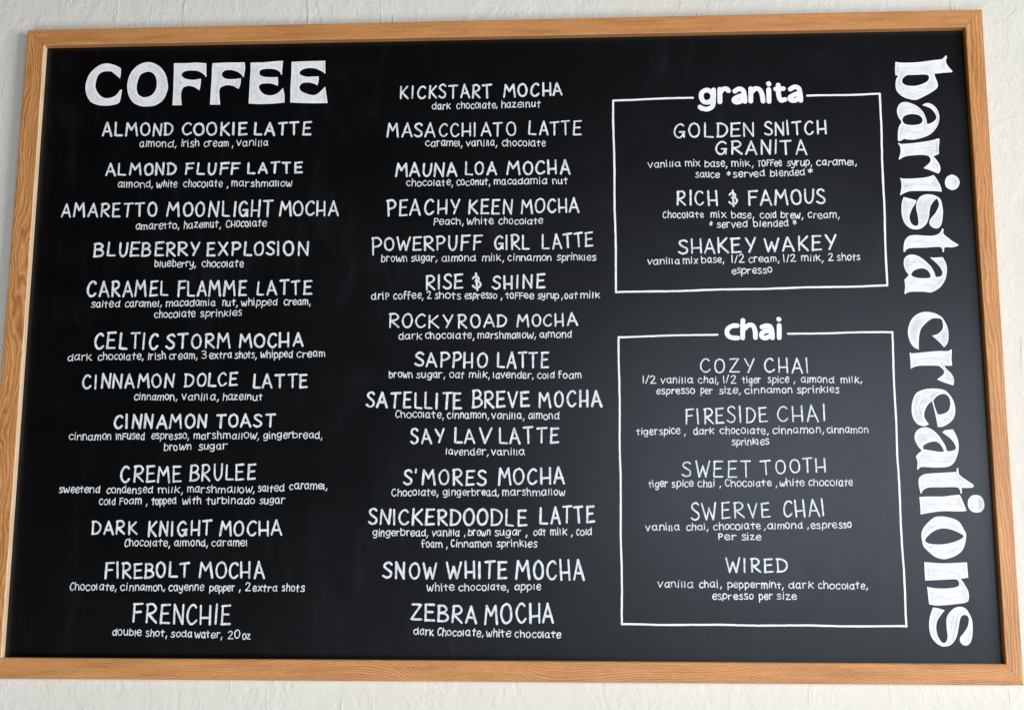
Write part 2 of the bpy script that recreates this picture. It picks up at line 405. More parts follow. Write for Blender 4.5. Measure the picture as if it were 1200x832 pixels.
class Lettering:
    """collects marker strokes (board millimetres) into one mesh; each stroke a round-ended ribbon of paint"""
    def __init__(self):
        self.bm = bmesh.new(); self.z = 0
    def stroke(self, pts, width, rnd, base=0.00025, closed=False, wob=.07):
        self.z = (self.z + 1) % 40
        z = base + self.z * 0.000018
        q = [pts[0]]
        for p in pts[1:]:
            if math.hypot(p[0] - q[-1][0], p[1] - q[-1][1]) > width * .12: q.append(p)
        if len(q) == 1: q.append((q[0][0] + .2, q[0][1] + .2))
        n = len(q)
        tang = []
        for i in range(n):
            a = q[(i - 1) % n] if closed else q[max(i - 1, 0)]
            b = q[(i + 1) % n] if closed else q[min(i + 1, n - 1)]
            d = math.hypot(b[0] - a[0], b[1] - a[1]) or 1
            tang.append(((b[0] - a[0]) / d, (b[1] - a[1]) / d))
        ph, ph2 = rnd.random() * 6.3, rnd.random() * 6.3
        secs = []
        for i in range(n):
            w = width * .5 * (1 + wob * math.sin(ph + i * .7) + wob * .5 * math.sin(ph2 + i * 1.9))
            secs.append((q[i], tang[i], w))
        if not closed:
            (p, t, w) = secs[0]
            pre = [((p[0] - t[0] * w * s, p[1] - t[1] * w * s), t, w * c) for s, c in ((.95, .25), (.75, .66), (.4, .91))]
            (p, t, w) = secs[-1]
            post = [((p[0] + t[0] * w * s, p[1] + t[1] * w * s), t, w * c) for s, c in ((.4, .91), (.75, .66), (.95, .25))]
            secs = pre + secs + post
        rows = []
        for k, (p, t, w) in enumerate(secs):
            zz = z + k * 0.0000012
            row = []
            for s in (1, -1):
                row.append(self.bm.verts.new(P((p[0] - t[1] * w * s) / 1000, (p[1] + t[0] * w * s) / 1000, zz)))
            rows.append(row)
        m = len(rows)
        for k in range(m if closed else m - 1):
            a, b = rows[k], rows[(k + 1) % m]
            self.bm.faces.new((a[0], a[1], b[1], b[0]))
    def word(self, text, x0, y0, x1, y1, h0, h1, width, rnd, caps, n=4):
        gap = .25 if caps else .155
        adv, tot = [], 0
        for i, ch in enumerate(text):
            w = GLYPHS[ch][0] * (.78 if (not caps and ch.isupper()) else 1) * (rnd.uniform(.93, 1.08) if caps else rnd.uniform(.86, 1.15))
            gg = 0 if i == len(text) - 1 else gap * rnd.uniform(.75, 1.25) * (1.25 if ch in "Iil1'" else 1)
            adv.append((tot, w)); tot += w + gg
        ln = math.hypot(x1 - x0, y1 - y0)
        if len(text) == 1 and text in "I1,'":
            sx = h0
        else:
            sx = ln / tot
        dx, dy = ((x1 - x0) / ln, (y1 - y0) / ln) if ln > .5 else (1, 0)
        for ch, (ofs, w) in zip(text, adv):
            f = min(1, max(0, (ofs + w / 2) / tot)) if tot else 0
            h = (h0 + (h1 - h0) * f) * (rnd.uniform(.955, 1.045) if caps else rnd.uniform(.92, 1.08)) * ((.92 if ch == 'C' else .80) if (not caps and ch.isupper()) else 1)
            up = (rnd.uniform(-.03, .03) if caps else rnd.uniform(-.07, .07)) * h
            lean = rnd.uniform(-.05, .045) if caps else rnd.uniform(-.09, .10)
            kx = w / GLYPHS[ch][0] * sx
            for st in GLYPHS[ch][1]:
                jit = [(rnd.uniform(-.012, .012), rnd.uniform(-.014, .014)) for _ in st]
                pts, prev, pj = [], None, None
                for (gx, gy), j in zip(st, jit):
                    if prev == (gx, gy): j = pj           # keep corners doubled
                    prev, pj = (gx, gy), j
                    a = ofs * sx + (gx + j[0]) * kx + gy * h * lean
                    b = up + (gy + j[1]) * h
                    pts.append((x0 + dx * a - dy * b * .6, y0 + dy * a + b))
                self.stroke(smooth(pts, n), width * rnd.uniform(.88, 1.12), rnd)
    def build(self, name, mat, parent):
        bmesh.ops.recalc_face_normals(self.bm, faces=self.bm.faces)
        me = bpy.data.meshes.new(name)
        self.bm.to_mesh(me); self.bm.free()
        # paint faces look out of the wall
        for p in me.polygons:
            if p.normal.y > 0: p.flip()
        return link(name, me, mat, parent)

def sample_outline(pts):
    """closed outline: smooth through plain points, sharp at points that carry a third value"""
    n = len(pts); out = []
    for i in range(n):
        p1, p2 = pts[i], pts[(i + 1) % n]
        p0 = pts[i - 1] if len(p1) == 2 else (2 * p1[0] - p2[0], 2 * p1[1] - p2[1])
        p3 = pts[(i + 2) % n] if len(p2) == 2 else (2 * p2[0] - p1[0], 2 * p2[1] - p1[1])
        for k in range(5):
            t = k / 5
            out.append(tuple(.5 * (2 * p1[c] + (p2[c] - p0[c]) * t + (2 * p0[c] - 5 * p1[c] + 4 * p2[c] - p3[c]) * t * t
                                   + (3 * p1[c] - p0[c] - 3 * p2[c] + p3[c]) * t ** 3) for c in (0, 1)))
    return out

def area(q):
    return .5 * sum(q[i - 1][0] * q[i][1] - q[i][0] * q[i - 1][1] for i in range(len(q)))

def filled(name, contours, mat, parent, n=0.0004):
    """flat painted shape with holes, from closed contours in board millimetres"""
    cu = bpy.data.curves.new(name, 'CURVE')
    cu.dimensions = '2D'; cu.fill_mode = 'BOTH'
    for q in contours:
        s = cu.splines.new('POLY'); s.points.add(len(q) - 1); s.use_cyclic_u = True
        for pt, (x, y) in zip(s.points, q): pt.co = (x / 1000, y / 1000, 0, 1)
    tmp = bpy.data.objects.new(name + '_outline', cu)
    C.objects.link(tmp)
    dg = bpy.context.evaluated_depsgraph_get()
    src = bpy.data.meshes.new_from_object(tmp.evaluated_get(dg))
    bpy.data.objects.remove(tmp); bpy.data.curves.remove(cu)
    for v in src.vertices: v.co = P(v.co.x, v.co.y, n)
    src.name = name
    for p in src.polygons:
        if p.normal.y > 0: p.flip()
    src.materials.clear()
    return link(name, src, mat, parent)

def inset(q, d):
    if area(q) < 0: d = -d
    out = []
    for i in range(len(q)):
        a, b = q[i - 1], q[(i + 1) % len(q)]
        l = math.hypot(b[0] - a[0], b[1] - a[1]) or 1
        out.append((q[i][0] - (b[1] - a[1]) / l * d, q[i][1] + (b[0] - a[0]) / l * d))
    return out

def painted_title(name, outlines, holes, mat, label, seed):
    rnd = random.Random(seed)
    cs = [sample_outline(o) for o in outlines]
    o = filled(name, cs, mat, board)
    o['label'] = label
    edge = Lettering()
    every = [p for q in cs for p in q]
    for i, q in enumerate(cs):
        edge.stroke(inset(q, -1.2 if i in holes else 1.2), 2.3, rnd, 0.00055, True, .05)
        # the fill, stroke after stroke inside the outline, wherever the letter is wide enough
        for d, w in ((3.4, 1.7), (5.6, 1.5), (7.9, 1.4), (10.2, 1.3)):
            ring = inset(q, -d if i in holes else d)
            run, stop = [], rnd.randint(6, 40)
            for p in ring + [ring[0]]:
                ok = min((p[0] - e[0]) ** 2 + (p[1] - e[1]) ** 2 for e in every) > (d * .90) ** 2
                if ok: run.append(p)
                if not ok or len(run) > stop:
                    if len(run) > 4: edge.stroke(run, w * rnd.uniform(.55, 1.25), rnd, 0.00055, False, .12)
                    run, stop = [], rnd.randint(6, 40)
            if len(run) > 4: edge.stroke(run, w * rnd.uniform(.7, 1.2), rnd, 0.00055, False, .12)
    edge.build('marker_outline', MARKER_EDGE, o)
    return o

ITEMS = [
 ('ALMOND COOKIE LATTE',4.6,
  [('ALMOND',124.2,998.6,263.5,998.9,26.1,23.5),('COOKIE',283.0,998.5,411.1,997.0,24.5,24.4),('LATTE',426.5,996.2,537.6,994.4,23.4,25.4)],
  [('almond,',199.4,975.0,273.0,974.6,15.4),('irish',282.3,974.5,317.6,974.3,15.3),('cream',326.9,974.2,376.4,974.0,15.3),(',',383.2,973.9,383.2,973.9,15.2),('vanilla',392.5,973.9,453.7,973.5,15.2)]),
 ('ALMOND FLUFF LATTE',4.5,
  [('ALMOND',135.9,918.8,273.9,918.3,22.8,22.2),('FLUFF',293.3,918.1,399.5,916.5,22.2,23.1),('LATTE',416.3,917.8,523.3,918.7,20.6,20.0)],
  [('almond,',160.4,893.1,230.2,892.6,15.3),('white',237.0,892.6,277.5,892.3,15.2),('chocolate',290.3,892.2,367.0,891.7,15.2),(',',376.6,891.6,376.6,891.6,15.1),('marshmallow',385.6,891.6,504.0,890.8,15.1)]),
 ('AMARETTO MOONLIGHT MOCHA',4.3,
  [('AMARETTO',52.2,835.9,240.4,834.0,25.7,26.1),('MOONLIGHT',260.5,833.7,467.8,831.1,25.6,31.0),('MOCHA',482.8,831.9,595.9,831.5,27.0,28.4)],
  [('amaretto,',200.7,808.2,286.5,809.2,15.2),('hazelnut,',295.2,809.3,368.1,810.1,15.1),('CHOcolate',378.2,810.2,457.1,811.1,15.1)]),
 ('BLUEBERRY EXPLOSION',4.5,
  [('BLUEBERRY',121.0,755.8,326.8,754.6,26.2,25.1),('EXPLOSION',343.5,754.9,540.1,753.2,24.6,26.5)],
  [('blueberry,',241.9,733.4,322.4,732.3,15.1),('chocolate',334.4,732.2,415.1,731.1,15.0)]),
 ('CARAMEL FLAMME LATTE',4.5,
  [('CARAMEL',112.7,675.5,269.8,676.6,28.9,28.3),('FLAMME',290.4,675.4,422.7,676.1,28.3,27.2),('LATTE',444.0,676.4,548.6,677.4,25.7,25.7)],
  [('salted',121.9,655.0,177.5,655.1,15.1),('caramel,',187.7,655.1,259.6,655.3,15.0),('macadamia',267.8,655.3,363.6,655.4,15.0),('nut,',377.5,655.4,407.0,655.5,14.9),('whipped',414.6,655.5,483.0,655.6,14.9),('cream,',496.3,655.6,547.7,655.7,14.8),('chocolate',246.7,632.5,326.0,634.0,14.9),('sprinkles',336.0,634.1,415.5,635.5,14.9)]),
 ('CELTIC STORM MOCHA',4.6,
  [('CELTIC',133.6,574.0,254.7,573.2,28.8,28.7),('STORM',272.8,574.0,395.0,574.7,26.7,26.2),('MOCHA',414.4,574.5,534.9,576.1,25.2,24.7)],
  [('dark',82.3,551.3,128.8,551.7,15.0),('chocolate,',141.3,551.7,229.7,552.5,14.9),('Irish',238.8,552.5,272.6,552.8,14.9),('cream,',279.7,552.9,333.5,553.3,14.8),('3',342.1,553.4,351.3,553.5,14.8),('extra',357.0,553.5,399.6,553.9,14.8),('shots,',405.8,553.9,447.4,554.2,14.8),('whipped',455.0,554.3,516.0,554.8,14.7),('cream',524.0,554.8,578.3,555.3,14.7)]),
 ('CINNAMON DOLCE LATTE',4.4,
  [('CINNAMON',115.1,497.2,289.8,499.6,26.2,25.2),('DOLCE',311.9,499.5,411.5,501.4,25.2,24.2),('LATTE',443.6,497.4,545.5,496.9,24.6,24.5)],
  [('cinnamon,',215.6,475.4,299.0,474.7,14.8),('vanilla,',308.0,474.6,378.7,474.0,14.7),('hazelnut',386.2,474.0,460.9,473.3,14.7)]),
 ('CINNAMON TOAST',4.7,
  [('CINNAMON',180.4,421.1,356.6,422.9,24.6,23.6),('TOAST',376.6,422.8,486.8,423.4,22.2,23.5)],
  [('cinnamon',94.5,399.7,175.4,400.0,14.8),('InFused',185.4,400.0,239.4,400.2,14.7),('espresso,',253.1,400.3,324.9,400.6,14.7),('marshmallow,',333.9,400.6,457.9,401.1,14.6),('gingerbread,',466.3,401.1,577.9,401.5,14.6),('brown',277.9,379.5,329.7,380.4,14.7),('sugar',344.3,380.5,398.3,381.5,14.6)]),
 ('CREME BRULEE',4.2,
  [('CREME',198.8,320.4,312.9,320.3,28.5,28.4),('BRULEE',330.3,321.7,453.0,324.7,29.3,28.3)],
  [('sweetend',82.8,299.8,159.4,301.2,14.7),('condensed',173.1,299.8,260.4,299.7,14.6),('milk,',271.2,299.2,318.0,299.2,14.6),('marshmallow,',326.8,300.6,453.3,300.5,14.5),('salted',460.6,302.3,508.4,302.3,14.5),('caramel,',518.9,306.4,589.5,306.4,14.4),('cold',160.2,278.5,190.6,278.6,14.6),('Foam',199.0,278.7,240.2,278.9,14.6),(',',249.4,278.9,249.4,278.9,14.6),('topped',259.5,279.0,306.2,279.2,14.6),('with',318.4,279.3,353.2,279.5,14.5),('turbinado',363.0,279.5,454.0,280.0,14.5),('sugar',463.8,280.0,511.0,280.2,14.4)]),
 ('DARK KNIGHT MOCHA',4.3,
  [('DARK',150.1,223.6,234.3,224.6,23.3,23.3),('KNIGHT',256.3,220.5,373.8,222.4,25.5,24.6),('MOCHA',392.1,221.5,506.6,222.5,25.5,25.9)],
  [('Chocolate,',212.8,201.3,298.3,201.8,14.5),('almond,',306.7,201.8,369.4,202.2,14.4),('caramel',376.8,202.2,443.0,202.6,14.4)]),
 ('FIREBOLT MOCHA',4.3,
  [('FIREBOLT',179.4,143.3,336.7,146.0,27.6,25.2),('MOCHA',356.9,144.7,476.9,145.0,26.6,28.3)],
  [('Chocolate,',114.3,121.5,202.0,121.3,14.5),('cinnamon,',209.4,121.3,293.0,121.1,14.4),('cayenne',300.4,121.1,365.1,121.0,14.4),('pepper',376.2,121.0,423.1,120.9,14.3),(',',431.6,120.9,431.6,120.9,14.3),('2',442.9,120.9,452.2,120.8,14.3),('extra',457.2,120.8,501.7,120.8,14.3),('shots',511.3,120.7,552.4,120.7,14.2)]),
 ('FRENCHIE',4.3,
  [('FRENCHIE',235.8,64.3,416.5,60.6,31.7,34.2)],
  [('double',199.2,40.6,253.2,39.4,14.3),('shot,',261.5,39.3,300.9,38.4,14.3),('soda',308.3,38.3,347.2,37.4,14.3),('water,',353.1,37.4,403.5,36.3,14.2),('20',414.1,36.1,435.8,35.6,14.2),('oz',441.2,35.6,455.6,35.2,14.2)]),
 ('KICKSTART MOCHA',4.2,
  [('KICKSTART',712.6,1066.1,891.1,1065.2,25.1,26.4),('MOCHA',915.5,1064.7,1027.9,1067.6,25.0,25.0)],
  [('dark',775.0,1042.6,811.0,1042.9,15.0),('chocolate,',823.3,1042.9,902.6,1043.4,15.0),('hazelnut',910.6,1043.4,985.8,1043.8,15.0)]),
 ('MASACCHIATO LATTE',3.8,
  [('MASACCHIATO',688.8,987.9,938.7,986.0,26.1,26.9),('LATTE',963.4,987.9,1063.9,986.2,26.0,26.8)],
  [('caramel,',763.1,967.8,835.0,966.8,15.0),('vanilla,',842.5,966.7,902.9,965.9,14.9),('chocolate',912.2,965.7,995.4,964.6,14.9)]),
 ('MAUNA LOA MOCHA',4.4,
  [('MAUNA',707.0,907.7,824.4,907.3,26.0,25.9),('LOA',841.7,908.8,901.1,909.7,24.2,24.6),('MOCHA',922.5,908.5,1042.3,908.5,24.6,25.8)],
  [('chocolate,',727.9,887.5,817.8,887.9,14.9),('coconut,',824.8,887.9,889.3,888.2,14.8),('macadamia',897.1,888.2,998.6,888.7,14.8),('nut',1009.4,888.7,1038.3,888.8,14.7)]),
 ('PEACHY KEEN MOCHA',4.1,
  [('PEACHY',692.5,829.4,830.4,832.9,30.9,26.4),('KEEN',848.5,831.3,931.2,829.4,26.9,27.7),('MOCHA',950.0,831.4,1058.8,833.0,25.5,27.6)],
  [('Peach,',781.5,811.0,838.9,810.6,14.8),('white',845.1,810.6,896.0,810.3,14.7),('chocolate',906.0,810.2,990.0,809.7,14.7)]),
 ('POWERPUFF GIRL LATTE',4.1,
  [('P',664.3,752.1,682.2,751.9,32.8,32.8),('OWERPUFF',687.9,761.3,873.3,760.6,23.2,29.2),('GIRL',898.8,760.3,963.7,760.9,26.1,27.0),('LATTE',989.1,760.2,1085.1,766.0,27.4,26.9)],
  [('brown',681.7,739.1,731.0,738.9,14.8),('sugar,',739.7,738.8,788.9,738.6,14.7),('almond',798.1,738.6,862.7,738.3,14.7),('milk,',874.7,738.2,916.5,738.1,14.7),('cinnamon',924.3,738.0,1006.1,737.7,14.6),('sprinkles',1017.3,737.6,1090.9,737.3,14.6)]),
 ('RISE & SHINE',4.4,
  [('RISE',768.8,683.4,837.9,685.8,26.4,25.6),('&',857.4,684.3,872.8,684.2,26.8,26.8),('SHINE',894.7,684.4,993.1,685.2,24.2,25.5)],
  [('driP',664.2,666.0,698.1,665.8,14.7),('coffee,',706.4,665.7,763.4,665.4,14.7),('2',770.8,665.4,778.5,665.3,14.6),('shots',785.5,665.3,834.7,665.0,14.6),('espresso',843.0,664.9,903.0,664.6,14.6),(',',911.2,664.5,911.2,664.5,14.5),('toFFee',920.3,664.4,973.0,664.1,14.5),('syrup',980.8,664.1,1020.5,663.9,14.5),(',',1025.6,663.8,1025.6,663.8,14.5),('oat',1031.5,663.8,1054.9,663.6,14.5),('milk',1061.0,663.6,1097.6,663.4,14.5)]),
 ('ROCKY ROAD MOCHA',3.9,
  [('ROCKY',699.6,611.3,819.2,610.3,25.8,23.6),('ROAD',830.6,609.4,921.3,610.8,24.5,22.3),('MOCHA',941.8,610.7,1054.8,612.7,22.3,22.3)],
  [('dark',718.3,588.5,761.6,588.5,14.6),('chocolate,',768.5,588.5,861.3,588.6,14.6),('marshmallow,',867.3,588.6,977.1,588.6,14.5),('almond',984.8,588.6,1043.3,588.7,14.4)]),
 ('SAPPHO LATTE',4.3,
  [('SAPPHO',750.5,537.2,885.3,533.1,25.1,27.5),('LATTE',905.0,533.4,999.7,532.4,27.9,29.1)],
  [('brown',700.9,514.9,745.2,514.5,14.5),('sugar,',752.9,514.4,806.7,513.9,14.5),('oat',815.2,513.9,841.5,513.6,14.5),('milk,',851.7,513.5,890.4,513.2,14.4),('lavender,',896.8,513.1,972.5,512.5,14.4),('cold',979.7,512.4,1010.8,512.1,14.3),('foam',1018.4,512.0,1061.3,511.7,14.3)]),
 ('SATELLITE BREVE MOCHA',4.8,
  [('SATELLITE',660.1,460.6,836.9,454.9,27.3,29.2),('BREVE',859.0,457.7,963.6,459.3,30.5,26.2),('MOCHA',983.6,458.4,1098.7,458.7,27.1,29.1)],
  [('Chocolate,',714.7,439.4,805.1,438.1,14.4),('cinnamon,',811.9,438.0,889.5,436.9,14.4),('vanilla,',895.1,436.8,955.6,435.9,14.3),('almond',962.8,435.8,1019.5,435.0,14.3)]),
 ('SAY LA V LATTE',4.4,
  [('SAY',744.6,390.1,806.8,394.0,27.2,24.3),('LA',825.7,391.9,862.3,391.8,27.2,25.1),('V',872.0,391.8,893.8,391.7,26.3,26.3),('LATTE',909.7,391.7,1018.4,392.2,28.0,27.5)],
  [('lavender,',809.4,370.2,889.1,369.3,14.3),('vanilla',894.6,369.3,956.1,368.6,14.2)]),
 ("S'MORES MOCHA",4.4,
  [("S'MORES",732.3,315.3,884.4,314.3,26.1,26.9),('MOCHA',908.8,315.1,1028.6,317.0,28.1,28.8)],
  [('Chocolate,',710.4,294.2,796.6,294.4,14.3),('gingerbread,',805.4,294.5,908.6,294.8,14.2),('marshmallow',915.3,294.8,1030.2,295.2,14.2)]),
 ('SNICKERDOODLE LATTE',4.5,
  [('SNICKERDOODLE',669.0,242.6,959.2,240.7,26.5,28.4),('LATTE',984.4,244.0,1082.5,245.6,29.2,29.5)],
  [('gingerbread,',676.7,220.7,778.4,221.4,14.2),('vanilla',785.9,221.4,836.0,221.7,14.2),(',',845.3,221.8,845.3,221.8,14.1),('brown',852.1,221.8,892.7,222.0,14.1),('sugar',902.3,222.1,949.3,222.4,14.1),(',',958.5,222.4,958.5,222.4,14.0),('oat',972.1,222.5,994.8,222.7,14.0),('milk',1003.1,222.7,1033.0,222.9,14.0),(',',1041.2,222.9,1041.2,222.9,14.0),('cold',1050.6,223.0,1078.0,223.2,14.0),('foam',767.1,200.6,805.0,200.8,14.1),(',',812.2,200.8,812.2,200.8,14.1),('Cinnamon',821.5,200.9,895.7,201.3,14.1),('sprinkles',905.6,201.3,978.3,201.7,14.1)]),
 ('SNOW WHITE MOCHA',4.7,
  [('SNOW',696.8,145.0,794.6,143.3,28.0,27.9),('WHITE',813.4,145.3,923.1,145.6,28.7,29.8),('MOCHA',941.0,143.7,1063.6,143.6,30.6,35.2)],
  [('white',778.3,122.5,827.7,123.0,14.1),('chocolate,',835.6,123.1,926.9,124.1,14.0),('apple',938.0,124.2,985.4,124.7,14.0)]),
 ('ZEBRA MOCHA',4.5,
  [('ZEBRA',749.8,71.8,867.8,64.5,27.0,30.0),('MOCHA',884.3,64.2,1007.4,67.5,33.1,32.7)],
  [('dark',754.9,43.9,790.8,43.4,14.0),('Chocolate,',798.3,43.3,881.7,42.1,14.0),('white',887.1,42.1,930.7,41.5,13.9),('chocolate',938.9,41.4,1021.0,40.2,13.9)]),
 ('GOLDEN SNITCH GRANITA',3.9,
  [('GOLDEN',1243.0,977.5,1395.1,977.5,27.0,27.4),('SNITCH',1416.5,979.1,1531.6,981.1,26.4,26.4),('GRANITA',1321.5,943.4,1493.5,940.8,24.7,28.0)],
  [('vanilla',1192.9,919.1,1254.1,918.8,14.6),('mix',1262.9,918.8,1290.9,918.7,14.6),('base,',1299.6,918.6,1342.7,918.4,14.6),('milk,',1350.9,918.3,1392.5,918.1,14.5),('TOFFee',1400.3,918.1,1445.4,917.9,14.5),('syrup,',1455.9,917.8,1502.3,917.6,14.5),('caramel,',1511.0,917.5,1586.3,917.1,14.4),('sauce',1282.1,896.7,1327.0,897.0,14.6),('*',1341.2,897.1,1348.0,897.2,14.5),('served',1354.0,897.2,1412.8,897.7,14.5),('blended',1423.3,897.7,1487.9,898.2,14.5),('*',1494.3,898.2,1502.5,898.3,14.4)]),
 ('RICH & FAMOUS',4.2,
  [('RICH',1246.0,843.3,1321.6,842.3,26.6,28.0),('&',1344.0,842.1,1359.4,841.8,26.1,26.1),('FAMOUS',1381.3,841.6,1524.5,843.0,28.0,27.9)],
  [('Chocolate',1218.7,819.1,1295.3,817.8,14.5),('mix',1308.5,817.6,1337.6,817.1,14.5),('base,',1348.1,817.0,1390.3,816.3,14.4),('cold',1401.6,816.1,1431.5,815.6,14.4),('brew,',1440.1,815.4,1481.6,814.7,14.4),('cream,',1490.7,814.6,1550.1,813.6,14.3),('*',1305.8,798.2,1310.8,798.2,14.4),('served',1320.3,798.2,1377.0,798.6,14.4),('blended',1388.8,798.6,1453.5,798.9,14.4),('*',1462.1,798.9,1468.4,799.0,14.3)]),
 ('SHAKEY WAKEY',4.1,
  [('SHAKEY',1247.2,749.2,1390.2,749.5,26.3,27.6),('WAKEY',1407.9,750.7,1540.1,753.4,24.8,28.5)],
  [('vanilla',1188.4,728.4,1248.3,729.0,14.4),('mix',1255.1,729.0,1281.9,729.3,14.4),('base,',1289.6,729.3,1331.6,729.8,14.4),('1/2',1345.6,729.9,1369.1,730.1,14.3),('cream,',1377.2,730.2,1434.4,730.7,14.3),('1/2',1443.0,730.8,1465.0,731.0,14.3),('milk,',1475.4,731.1,1516.6,731.5,14.3),('2',1525.6,731.5,1534.6,731.7,14.2),('shots',1542.6,731.7,1583.8,732.1,14.2),('espresso',1345.5,708.1,1420.2,709.6,14.3)]),
 ('COZY CHAI',3.3,
  [('COZY',1283.0,522.0,1381.4,520.9,25.0,26.0),('CHAI',1400.7,521.3,1479.8,519.4,25.5,27.8)],
  [('1/2',1175.9,501.6,1199.7,501.6,14.2),('vanilla',1209.0,501.5,1268.2,501.4,14.2),('chai,',1277.9,501.4,1314.8,501.4,14.1),('1/2',1324.6,501.3,1346.8,501.3,14.1),('tiger',1358.9,501.3,1392.4,501.2,14.1),('spice',1405.8,501.2,1443.9,501.1,14.1),(',',1453.4,501.1,1453.4,501.1,14.0),('almond',1466.6,501.1,1526.1,501.0,14.0),('milk,',1539.0,501.0,1577.3,500.9,14.0),('espresso',1200.6,481.3,1271.0,481.6,14.2),('per',1282.2,481.6,1304.0,481.7,14.1),('size,',1316.0,481.7,1355.2,481.9,14.1),('cinnamon',1363.0,481.9,1449.3,482.2,14.1),('sprinkles',1458.9,482.3,1534.2,482.6,14.0)]),
 ('FIRESIDE CHAI',3.3,
  [('FIRESIDE',1254.0,425.7,1402.8,429.4,28.0,27.5),('CHAI',1421.5,429.3,1507.5,430.4,26.1,29.8)],
  [('tigerspice',1162.6,406.2,1242.6,406.6,14.1),(',',1250.0,406.6,1250.0,406.6,14.1),('dark',1267.3,406.7,1304.4,406.9,14.0),('chocolate,',1315.5,406.9,1404.3,407.3,14.0),('cinnamon,',1411.1,407.4,1504.6,407.8,14.0),('cinnamon',1510.5,407.8,1584.6,408.2,13.9),('sprinkles',1336.8,385.4,1404.1,388.0,14.0)]),
 ('SWEET TOOTH',3.2,
  [('SWEET',1244.9,329.2,1369.6,327.6,26.6,30.3),('TOOTH',1388.7,333.3,1504.4,337.9,24.6,24.5)],
  [('tiger',1183.3,309.8,1217.6,310.0,14.0),('spice',1226.4,310.0,1264.5,310.3,14.0),('chai',1272.8,310.4,1302.7,310.6,13.9),(',',1312.3,310.6,1312.3,310.6,13.9),('Chocolate',1323.0,310.7,1406.0,311.3,13.9),(',',1413.9,311.3,1413.9,311.3,13.9),('white',1421.0,311.4,1465.3,311.7,13.8),('chocolate',1473.1,311.7,1551.8,312.3,13.8)]),
 ('SWERVE CHAI',3.2,
  [('SWERVE',1259.9,250.4,1401.5,256.1,30.1,24.3),('CHAI',1426.0,256.1,1498.8,258.5,27.6,29.9)],
  [('vanilla',1177.2,230.6,1237.5,231.6,13.9),('chai,',1250.1,231.7,1289.8,232.4,13.9),('chocolate',1298.6,232.5,1383.6,233.9,13.8),(',',1390.6,234.0,1390.6,234.0,13.8),('almond',1396.6,234.1,1459.1,235.1,13.8),(',',1467.9,235.2,1467.9,235.2,13.7),('espresso',1474.4,235.3,1546.1,236.5,13.7),('Per',1307.6,215.6,1339.1,215.2,13.8),('size',1350.2,215.1,1383.9,214.7,13.8)]),
 ('WIRED',3.5,
  [('WIRED',1320.7,156.4,1430.0,158.6,24.6,23.6)],
  [('vanilla',1196.9,130.4,1260.4,130.0,13.8),('chai,',1271.0,130.0,1311.7,129.7,13.8),('peppermint,',1321.8,129.7,1421.5,129.1,13.7),('dark',1430.6,129.1,1474.7,128.8,13.7),('chocolate,',1483.4,128.8,1570.7,128.3,13.6),('espresso',1294.0,109.3,1366.5,109.1,13.7),('per',1377.5,109.1,1400.7,109.0,13.7),('size',1409.3,109.0,1444.1,108.9,13.6)]),
]
BRUSH_GRANITA = (9.3,[[(1317.2,1067.0),(1308.3,1072.2),(1298.3,1067.3),(1296.9,1057.2),(1301.1,1049.1),(1308.7,1047.3),(1316.4,1051.8),(1319.1,1059.9),(1317.2,1067.0)],[(1320.7,1072.4),(1320.2,1057.8),(1319.5,1045.7),(1316.0,1037.3),(1306.4,1033.4),(1297.5,1035.6)],[(1293.8,1038.1),(1297.9,1034.8)],[(1332.6,1073.4),(1332.1,1047.9)],[(1333.0,1066.7),(1338.9,1073.2),(1345.6,1073.9),(1349.8,1069.0)],[(1361.2,1068.8),(1369.4,1073.5),(1376.9,1069.9),(1379.4,1059.8),(1380.0,1047.7)],[(1376.6,1060.4),(1367.0,1057.4),(1359.2,1052.1),(1361.0,1047.4),(1368.6,1046.9),(1376.3,1051.2)],[(1391.8,1073.7),(1391.1,1048.1)],[(1392.0,1065.6),(1400.8,1073.5),(1409.2,1070.3),(1413.1,1060.2),(1414.6,1047.6)],[(1426.0,1071.0),(1425.9,1046.8)],[(1426.0,1083.2),(1426.7,1081.7)],[(1444.3,1079.8),(1444.6,1059.6),(1448.4,1049.1),(1456.4,1050.3)],[(1439.3,1071.8),(1453.9,1072.3)],[(1467.2,1070.9),(1475.9,1075.6),(1483.3,1072.0),(1485.7,1059.9),(1486.2,1047.8)],[(1483.0,1062.5),(1474.3,1059.5),(1466.0,1054.2),(1467.3,1049.1),(1474.9,1048.0),(1482.6,1052.5)]])
BRUSH_CHAI = (8.8,[[(1352.8,609.2),(1344.5,608.9),(1336.1,604.1),(1333.2,596.8),(1336.3,589.5),(1343.9,586.2),(1353.3,585.8)],[(1363.5,619.1),(1362.7,608.2),(1362.1,585.7)],[(1365.0,602.7),(1374.1,609.9),(1381.8,608.3),(1385.4,598.3),(1385.8,586.2)],[(1398.3,606.1),(1406.0,608.4),(1413.6,606.6),(1416.5,596.8),(1416.8,585.7)],[(1413.9,598.1),(1405.7,598.7),(1397.9,594.5),(1397.7,587.9),(1404.1,585.4),(1413.6,589.6)],[(1430.2,608.9),(1429.4,585.6)],[(1429.5,621.0),(1430.6,619.8)]])
